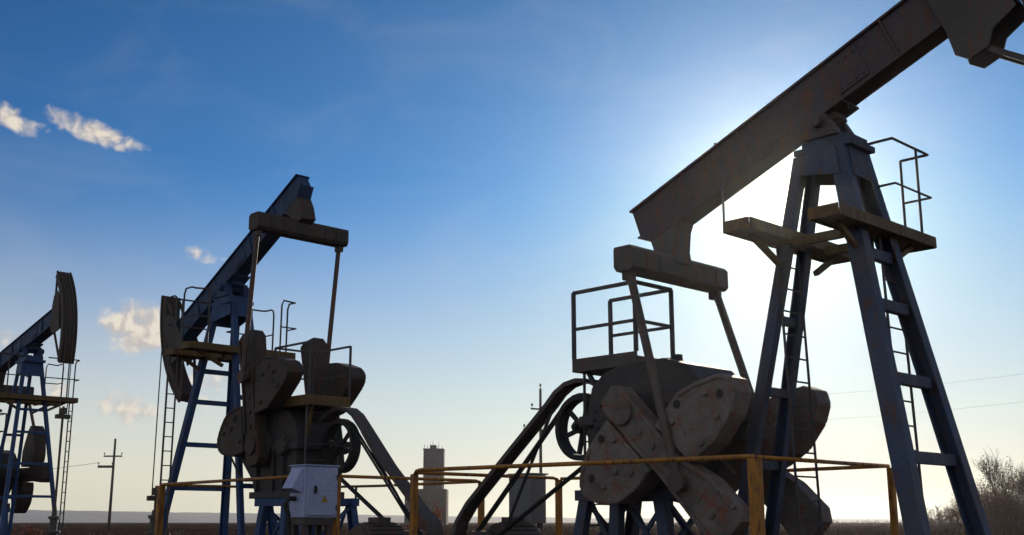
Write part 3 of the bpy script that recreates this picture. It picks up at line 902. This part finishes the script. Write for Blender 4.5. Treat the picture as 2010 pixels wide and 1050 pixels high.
# ------------------------------------------------------------------ dry grass (stuff)
rnd = random.Random(3)
mb = MB()
vs, fs = [], []
for i in range(5200):
    d = 34 + 190 * rnd.random() ** 1.3
    az = R(rnd.uniform(-27, 27))
    x, y = d * math.sin(az), d * math.cos(az)
    if mn.noise(Vector((x * .05, y * .05, 9))) + rnd.uniform(-.35, .35) < .0:
        continue
    hgt = rnd.uniform(.18, .42) * (1 + .6 * max(0, mn.noise(Vector((x * .1, y * .1, 2)))))
    for b_ in range(7):
        t = rnd.uniform(0, 2 * math.pi)
        bx, by = x + rnd.gauss(0, .22), y + rnd.gauss(0, .22)
        w = rnd.uniform(.02, .05)
        h2 = hgt * rnd.uniform(.5, 1.15)
        lx, ly = rnd.gauss(0, .12), rnd.gauss(0, .12)
        o = len(vs)
        vs += [(bx - w * math.cos(t), by - w * math.sin(t), -.05), (bx + w * math.cos(t), by + w * math.sin(t), -.05), (bx + lx, by + ly, h2)]
        fs.append((o, o + 1, o + 2))
mb.add(vs, fs)
me = bpy.data.meshes.new('dry_grass')
me.from_pydata(vs, [], fs)
me.materials.append(M['straw'])
o = bpy.data.objects.new('dry_grass', me)
COL.objects.link(o)
tag(o, 'short dry brown grass scattered over the bare plain', 'grass', None, 'stuff')

# ------------------------------------------------------------------ trees and bushes
def bare_tree(x, y, h, spread, label, cat='tree', leaves=0, leaf_mat='rust_leaf', seed=1, levels=5, trunk_r=None, kids=(3, 4), name='bare_tree', leafsz=.09, group='trees at the right edge', nstem=1):
    rd = random.Random(seed)
    root = empty(name, (x, y, 0), 0, label, cat, group)
    tr, cr = MB(), MB()
    tips = []
    trunk_r = trunk_r or h * .018
    def grow(p, d, ln, r, lev):
        steps = 3
        pts = [p]
        dd = d.copy()
        for s_ in range(steps):
            dd = (dd + Vector((rd.gauss(0, .12), rd.gauss(0, .12), rd.gauss(.05, .06)))).normalized()
            pts.append(pts[-1] + dd * ln / steps)
        tgt = tr if lev <= 1 else cr
        tgt.pipe(pts, r, 6 if lev <= 1 else (4 if lev == 2 else 3), r * .6)
        if lev >= 3:
            tips.extend(pts[1:])
        if lev >= levels:
            return
        nk = rd.randint(*kids) + (1 if lev == 0 else 0)
        for k in range(nk):
            t = rd.uniform(.35, 1.0) if k else 1.0
            q = pts[0].lerp(pts[-1], t) if t < 1 else pts[-1]
            i_ = min(2, int(t * 3))
            q = pts[i_].lerp(pts[i_ + 1], t * 3 - i_) if t < 1 else pts[-1]
            ax = Vector((rd.gauss(0, 1), rd.gauss(0, 1), 0))
            nd = (dd * rd.uniform(.8, 1.2) + ax.normalized() * rd.uniform(.35, .85) * spread + Vector((0, 0, .18))).normalized()
            grow(q, nd, ln * rd.uniform(.58, .82), max(.008, r * rd.uniform(.42, .6)), lev + 1)
    for s_ in range(nstem):
        a_ = rd.uniform(0, 6.28)
        off = Vector((math.cos(a_), math.sin(a_), 0)) * (0 if nstem == 1 else rd.uniform(.1, .7))
        grow(off + Vector((0, 0, -.1)), Vector((off.x * .3, off.y * .3, 1)).normalized(), h * rd.uniform(.3, .38), trunk_r, 0)
    top = max((v[2] for v in cr.v), default=h)
    k = h / top
    for m_ in (tr, cr):
        m_.v = [(a * k, b * k, c * k) for a, b, c in m_.v]
    tr.build('trunk', M['bark'], root)
    co = cr.build('crown', M['twig'], root)
    if leaves and tips:
        vs, fs = [], []
        for i in range(leaves):
            p = rd.choice(tips) * k
            if p.z > h * .86 and rd.random() < .7: continue
            if mn.noise(p * .9 + Vector((seed * 3.1, 0, 0))) < -.12: continue
            p = p + Vector((rd.gauss(0, .16), rd.gauss(0, .16), rd.gauss(0, .16)))
            u = Vector((rd.gauss(0, 1), rd.gauss(0, 1), rd.gauss(0, 1))).normalized()
            w = u.orthogonal().normalized()
            s2 = leafsz * rd.uniform(.6, 1.5)
            o_ = len(vs)
            vs += [p - u * s2, p + w * s2 * .6, p + u * s2, p - w * s2 * .6]
            fs.append((o_, o_ + 1, o_ + 2, o_ + 3))
        m2 = MB().add(vs, fs)
        m2.build('leaves', M[leaf_mat], root)
    return root

def brush(mbs, cx, cy, h, w, rd, stems, twigs, leaves, leafsz):
    """many thin stems from the ground, each with side twigs; leaves along the twigs"""
    st, lf = mbs
    pts_all = []
    for i in range(stems):
        a_ = rd.uniform(0, 6.283)
        rr = w * .45 * rd.random() ** .6
        b = Vector((cx + rr * math.cos(a_), cy + rr * math.sin(a_), -.08))
        hh_ = h * rd.uniform(.5, 1.0) * (1 - .35 * (rr / (w * .5)) ** 2)
        d = Vector((math.cos(a_) * .35 * rd.random(), math.sin(a_) * .35 * rd.random(), 1)).normalized()
        pts = [b]
        for k in range(4):
            d = (d + Vector((rd.gauss(0, .13), rd.gauss(0, .13), .02))).normalized()
            pts.append(pts[-1] + d * hh_ / 4)
        st.pipe(pts, h * .007 + .004, 4, .006)
        for k in range(twigs):
            t = rd.uniform(.12, 1)
            q = min(3, int(t * 4))
            p = pts[q].lerp(pts[q + 1], t * 4 - q)
            a2 = rd.uniform(0, 6.283)
            e = (Vector((math.cos(a2) * .75, math.sin(a2) * .75, rd.uniform(.45, 1.1)))).normalized()
            ln = h * rd.uniform(.12, .3) * (1.15 - .5 * t)
            m1 = p + e * ln * .5 + Vector((0, 0, ln * .05))
            m2 = p + e * ln + Vector((0, 0, ln * .16))
            st.pipe([p, m1, m2], .0075, 3, .004)
            pts_all += [m1, m2]
            for z in range(2):
                e2 = (e + Vector((rd.gauss(0, .5), rd.gauss(0, .5), .25))).normalized()
                m3 = m1.lerp(m2, rd.random()) 
                m4 = m3 + e2 * ln * rd.uniform(.35, .6)
                st.pipe([m3, m4], .005, 3, .003)
                pts_all.append(m4)
    for i in range(leaves):
        p = rd.choice(pts_all)
        if mn.noise(p * 1.1) < -.15: continue
        p = p + Vector((rd.gauss(0, .07), rd.gauss(0, .07), rd.gauss(0, .07))) * h * .35
        u = Vector((rd.gauss(0, 1), rd.gauss(0, 1), rd.gauss(0, 1))).normalized()
        w_ = u.orthogonal().normalized()
        s2 = leafsz * rd.uniform(.6, 1.4)
        lf.add([p - u * s2, p + w_ * s2 * .55, p + u * s2, p - w_ * s2 * .55], [(0, 1, 2, 3)])

def bush(x, y, h, w, label, leaves, leaf_mat, seed, stems=26, twigs=7, leafsz=.06, group='bushes at the right edge'):
    rd = random.Random(seed)
    root = empty('bush', (x, y, 0), 0, label, 'bush', group)
    st, lf = MB(), MB()
    brush((st, lf), 0, 0, h, w, rd, stems, twigs, leaves, leafsz)
    k = h / max(v[2] for v in st.v)
    for m_ in (st, lf):
        m_.v = [(a, b, c * k) for a, b, c in m_.v]
    st.build('stems', M['twig'], root)
    lf.build('leaves', M[leaf_mat], root)
    return root

def at(px, d):
    """ground point on the bearing of a photo column at distance d"""
    t = (px - 1005) / 2231.0 * math.cos(PITCH)
    return t * d, d
T = [
    (1952, 74, 5.2, .5, 350, 'brown_leaf', 11, 'tall bare tree with thin upright twigs right of the pumpjack leg'),
    (1976, 84, 5.2, .55, 500, 'brown_leaf', 12, 'bare bushy tree just right of the tallest tree'),
    (2022, 78, 4.4, .7, 900, 'brown_leaf', 13, 'bare brown tree cut by the right picture edge'),
]
for px, d, h, sp, nl, mt, sd, lab in T:
    x, y = at(px, d * 1.5)
    h *= 1.55
    bare_tree(x, y, h, sp, lab, 'tree', nl, mt, sd, levels=5, kids=(3, 4), leafsz=.09, trunk_r=h * .012)
for px, d, h, w, nl, mt, sd, lab in (
        (1942, 82, 3.7, 2.4, 1500, 'rust_leaf', 14, 'tall bush with rust-red leaves hugging the rightmost pumpjack leg'),
        (1966, 66, 3.0, 3.2, 1800, 'brown_leaf', 15, 'wide brown thicket in front of the tall bare tree'),
        (2006, 60, 3.0, 3.4, 2000, 'brown_leaf', 16, 'dark brown thicket at the lower right corner'),
        (1988, 92, 4.4, 4.0, 2200, 'brown_leaf', 21, 'high bushy thicket in the middle of the right-hand growth'),
        (2020, 96, 4.8, 4.2, 2200, 'brown_leaf', 22, 'high brown thicket behind the tree at the right picture edge'),
        (1888, 92, 2.6, 2.4, 1200, 'rust_leaf', 17, 'small reddish bush between the two right pumpjack legs'),
        (1852, 104, 2.0, 3.2, 1100, 'brown_leaf', 18, 'small grey-brown bush low behind the right leg pair'),
        (1912, 100, 3.3, 2.8, 1500, 'brown_leaf', 19, 'brown bush behind the reddish bush near the rightmost leg')):
    x, y = at(px, d * 1.5)
    h, w = h * 1.6, w * 1.6
    bush(x, y, h, w, lab, nl * 2, mt, sd, stems=64 if h > 4 else 44, twigs=8, leafsz=.085)
for px, d, h, w, nl, mt, sd, lab in (
        (834, 58, 1.75, 1.5, 2600, 'red_bush', 31, 'reddish bush in front of the distant elevator tower'),
        (58, 52, .8, 1.3, 900, 'red_bush', 32, 'low reddish bush behind the legs of the leftmost pumpjack')):
    x, y = at(px, d)
    bush(x, y, h, w, lab, nl, mt, sd, group='reddish bushes on the plain', stems=30)
# the far scrub along the horizon on the right reads as one mass
st, lf = MB(), MB()
rd = random.Random(77)
for k in range(42):
    px = rd.uniform(1560, 1900)
    d = rd.uniform(170, 260)
    x, y = at(px, d)
    brush((st, lf), x, y, rd.uniform(.9, 1.8) + max(0, (px - 1770) * .017), rd.uniform(2.5, 5), rd, 9, 4, 50, .13)
o = st.build('far_scrub', M['twig'])
tag(o, 'far line of bare scrub along the horizon on the right', 'scrub', None, 'stuff')
lf.build('leaves', M['brown_leaf'], o)

# ------------------------------------------------------------------ haze
def haze():
    mb = MB().box(-3300, 3300, -400, 3300, -6, 48)
    o = mb.build('haze', bpy.data.materials.new('thin_air'))
    m = o.data.materials[0]
    m.use_nodes = True
    nt = m.node_tree
    nt.nodes.clear()
    out = node(nt, 'ShaderNodeOutputMaterial')
    v = node(nt, 'ShaderNodeVolumePrincipled')
    v.inputs['Color'].default_value = (.92, .92, .95, 1)
    v.inputs['Density'].default_value = HAZE
    v.inputs['Anisotropy'].default_value = .9
    nt.links.new(v.outputs[0], out.inputs['Volume'])
    tag(o, None, None, None, 'stuff')
HAZE = .00012
haze()

# ------------------------------------------------------------------ sky and sun
SUN = Vector(((1529 - 1005) / 2231, math.cos(PITCH) - (525 - 383) / 2231 * math.sin(PITCH), math.sin(PITCH) + (525 - 383) / 2231 * math.cos(PITCH))).normalized()
ELEV = math.asin(SUN.z)
AZ = math.atan2(SUN.x, SUN.y)
world = bpy.data.worlds.new("World")
scene.world = world
world.use_nodes = True
nt = world.node_tree
bg = nt.nodes['Background']
STR = 0.08
bg.inputs['Strength'].default_value = STR
sky = nt.nodes.new('ShaderNodeTexSky')
sky.sky_type = 'NISHITA'
sky.sun_disc = False
sky.sun_elevation = ELEV
sky.sun_rotation = AZ
sky.altitude = 200
sky.air_density = 1.0
sky.dust_density = 0.14
sky.ozone_density = 6.0
lk = nt.links.new
def mth(op, a, b=None, c=None, clamp=False):
    n = nt.nodes.new('ShaderNodeMath')
    n.operation = op
    n.use_clamp = clamp
    for i, v in enumerate((a, b, c)):
        if v is None: continue
        if isinstance(v, (int, float)): n.inputs[i].default_value = v
        else: lk(v, n.inputs[i])
    return n.outputs[0]
def sstep(v, lo, hi, o0=0.0, o1=1.0):
    n = nt.nodes.new('ShaderNodeMapRange')
    n.interpolation_type = 'SMOOTHSTEP'
    lk(v, n.inputs[0])
    for i, q in enumerate((lo, hi, o0, o1)): n.inputs[i + 1].default_value = q
    return n.outputs[0]
def addc(base, fac, colr):
    v = nt.nodes.new('ShaderNodeVectorMath'); v.operation = 'SCALE'
    v.inputs[0].default_value = colr
    lk(fac, v.inputs['Scale'])
    w = nt.nodes.new('ShaderNodeVectorMath'); w.operation = 'ADD'
    lk(base, w.inputs[0]); lk(v.outputs[0], w.inputs[1])
    return w.outputs[0]
# deeper blue away from the sun
gm = nt.nodes.new('ShaderNodeGamma')
lk(sky.outputs[0], gm.inputs[0])
gm.inputs[1].default_value = 1.6
sc = nt.nodes.new('ShaderNodeVectorMath'); sc.operation = 'MULTIPLY'
lk(gm.outputs[0], sc.inputs[0])
sc.inputs[1].default_value = (.415, .425, .335)
col = sc.outputs[0]
tc = nt.nodes.new('ShaderNodeTexCoord')
dirv = tc.outputs['Generated']
sx = nt.nodes.new('ShaderNodeSeparateXYZ')
lk(dirv, sx.inputs[0])
el = mth('MULTIPLY', mth('ARCSINE', sx.outputs['Z']), 57.2958)
az = mth('MULTIPLY', mth('ARCTAN2', sx.outputs['X'], sx.outputs['Y']), 57.2958)
dt = nt.nodes.new('ShaderNodeVectorMath'); dt.operation = 'DOT_PRODUCT'
lk(dirv, dt.inputs[0])
dt.inputs[1].default_value = SUN
ang = mth('MULTIPLY', mth('ARCCOSINE', mth('MINIMUM', dt.outputs['Value'], .9999999)), 57.2958)
# dusty warm air low over the horizon
col = addc(col, mth('EXPONENT', mth('MULTIPLY', ang, -1 / 16.0)), (.03 / STR, .115 / STR, .15 / STR))
low = sstep(el, 17.5, -1.5, 0.0, .86)
col = mix(nt, low, col, (.88 / STR, .755 / STR, .61 / STR))
# added fill: sky away from the sun brightened to light the shaded sides
back_fill = sstep(ang, 50.0, 105.0, 0.0, .7)
col = mix(nt, back_fill, col, (.44 / STR, .455 / STR, .48 / STR))
# clouds: soft ellipses of (azimuth, elevation) broken up by noise
cv = nt.nodes.new('ShaderNodeCombineXYZ')
lk(az, cv.inputs[0]); lk(el, cv.inputs[1])
nz = nt.nodes.new('ShaderNodeTexNoise')
nz.inputs['Scale'].default_value = 1.1
nz.inputs['Detail'].default_value = 5
nz.inputs['Roughness'].default_value = .52
nz.inputs['Distortion'].default_value = .35
lk(cv.outputs[0], nz.inputs['Vector'])
off = nt.nodes.new('ShaderNodeVectorMath'); off.operation = 'ADD'
lk(cv.outputs[0], off.inputs[0]); off.inputs[1].default_value = (.28, .30, 0)
nz2 = nt.nodes.new('ShaderNodeTexNoise')
for k_ in ('Scale', 'Detail', 'Roughness', 'Distortion'):
    nz2.inputs[k_].default_value = nz.inputs[k_].default_value
lk(off.outputs[0], nz2.inputs['Vector'])
def pxdir(x, y):
    fx, fu = (x - 1005) / 2231, -(y - 525) / 2231
    c_, s_ = math.cos(PITCH), math.sin(PITCH)
    v = Vector((fx, c_ - fu * s_, s_ + fu * c_)).normalized()
    return math.degrees(math.atan2(v.x, v.y)), math.degrees(math.asin(v.z))
mask = None
CL = [(24, 234, 1.2, .6, -28, 1.25), (185, 258, 2.7, .62, -15, 1.35), (60, 245, .9, .3, -10, .55),   (272, 645, 2.1, 1.4, -5, 1.7), (395, 502, .95, .38, -8, .62),
      (250, 802, 1.9, .85, -14, 1.0), (205, 860, .7, .3, 0, .55), (135, 858, .5, .3, 0, .6), (20, 664, .75, .35, 0, .7), (108, 762, .9, .55, 0, .85), (415, 765, 1.4, 1.1, 0, .7), (20, 860, .8, .5, 0, .6)]
for (x, y, ra, re, rt, wt) in CL:
    a0, e0 = pxdir(x, y)
    c_, s_ = math.cos(R(rt)), math.sin(R(rt))
    da = mth('SUBTRACT', az, a0); de = mth('SUBTRACT', el, e0)
    u = mth('ADD', mth('MULTIPLY', da, c_ / ra), mth('MULTIPLY', de, s_ / ra))
    v = mth('ADD', mth('MULTIPLY', da, -s_ / re), mth('MULTIPLY', de, c_ / re))
    d2 = mth('ADD', mth('MULTIPLY', u, u), mth('MULTIPLY', v, v))
    m_ = mth('MULTIPLY', mth('SUBTRACT', 1.0, d2), wt)
    mask = m_ if mask is None else mth('MAXIMUM', mask, m_)
dens = sstep(mth('ADD', mth('MAXIMUM', mask, -2.0), mth('MULTIPLY', mth('SUBTRACT', nz.outputs['Fac'], .5), 3.4)), -.05, 1.55, 0, .95)
lit = sstep(mth('SUBTRACT', nz.outputs['Fac'], nz2.outputs['Fac']), -.12, .16)
ccol = mix(nt, lit, (.56 / STR, .51 / STR, .47 / STR), (.87 / STR, .76 / STR, .63 / STR))
col = mix(nt, dens, col, ccol)
# glow of the air round the sun, and the sun itself
col = addc(col, mth('EXPONENT', mth('MULTIPLY', ang, -1 / 4.0)), (.22 / STR, .21 / STR, .17 / STR))
# thin uneven veil over the whole sky
vz = nt.nodes.new('ShaderNodeTexNoise')
vz.inputs['Scale'].default_value = .13
vz.inputs['Detail'].default_value = 6
vz.inputs['Distortion'].default_value = .6
vm = nt.nodes.new('ShaderNodeMapping')
vm.inputs['Scale'].default_value = (1, 2.2, 1)
vm.inputs['Rotation'].default_value = (0, 0, .35)
lk(cv.outputs[0], vm.inputs['Vector'])
lk(vm.outputs[0], vz.inputs['Vector'])
col = mix(nt, sstep(vz.outputs['Fac'], .42, .78, 0, .09), col, (.62 / STR, .62 / STR, .62 / STR))
# the air inside the haze box gives the glow close to the sun, so the sky behind it is kept lower there
dim = mth('SUBTRACT', 1.0, mth('MULTIPLY', mth('EXPONENT', mth('MULTIPLY', mth('MULTIPLY', ang, ang), -1 / 190.0)), sstep(el, 17.0, 5.0, 0.0, .36)))
ds = nt.nodes.new('ShaderNodeVectorMath'); ds.operation = 'SCALE'
lk(col, ds.inputs[0]); lk(dim, ds.inputs['Scale'])
col = ds.outputs[0]
sp = nt.nodes.new('ShaderNodeSeparateXYZ')
lk(col, sp.inputs[0])
cb_ = nt.nodes.new('ShaderNodeCombineXYZ')
for i_, cap in enumerate((.80, .79, .77)):
    lk(mth('SMOOTH_MIN', sp.outputs[i_], cap / STR, .14 / STR), cb_.inputs[i_])
col = cb_.outputs[0]
col = addc(col, mth('EXPONENT', mth('MULTIPLY', ang, -1 / .75)), (5 / STR, 4.0 / STR, 2.6 / STR))
col = addc(col, sstep(ang, .30, .24), (60 / STR, 54 / STR, 45 / STR))
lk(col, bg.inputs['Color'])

sun_d = bpy.data.lights.new('sun', 'SUN')
sun_d.energy = 3.5
sun_d.angle = R(.53)
sun_d.color = (1.0, .86, .68)
sun = bpy.data.objects.new('sun', sun_d)
sun.rotation_euler = SUN.to_track_quat('Z', 'Y').to_euler()
sun.location = (0, 0, 60)
COL.objects.link(sun)

# ------------------------------------------------------------------ render settings
scene.render.engine = 'CYCLES'
scene.cycles.use_denoising = True
scene.cycles.max_bounces = 6
scene.cycles.volume_bounces = 0
scene.view_settings.view_transform = 'Standard'
scene.view_settings.look = 'None'
scene.view_settings.exposure = 0
scene.view_settings.gamma = 1
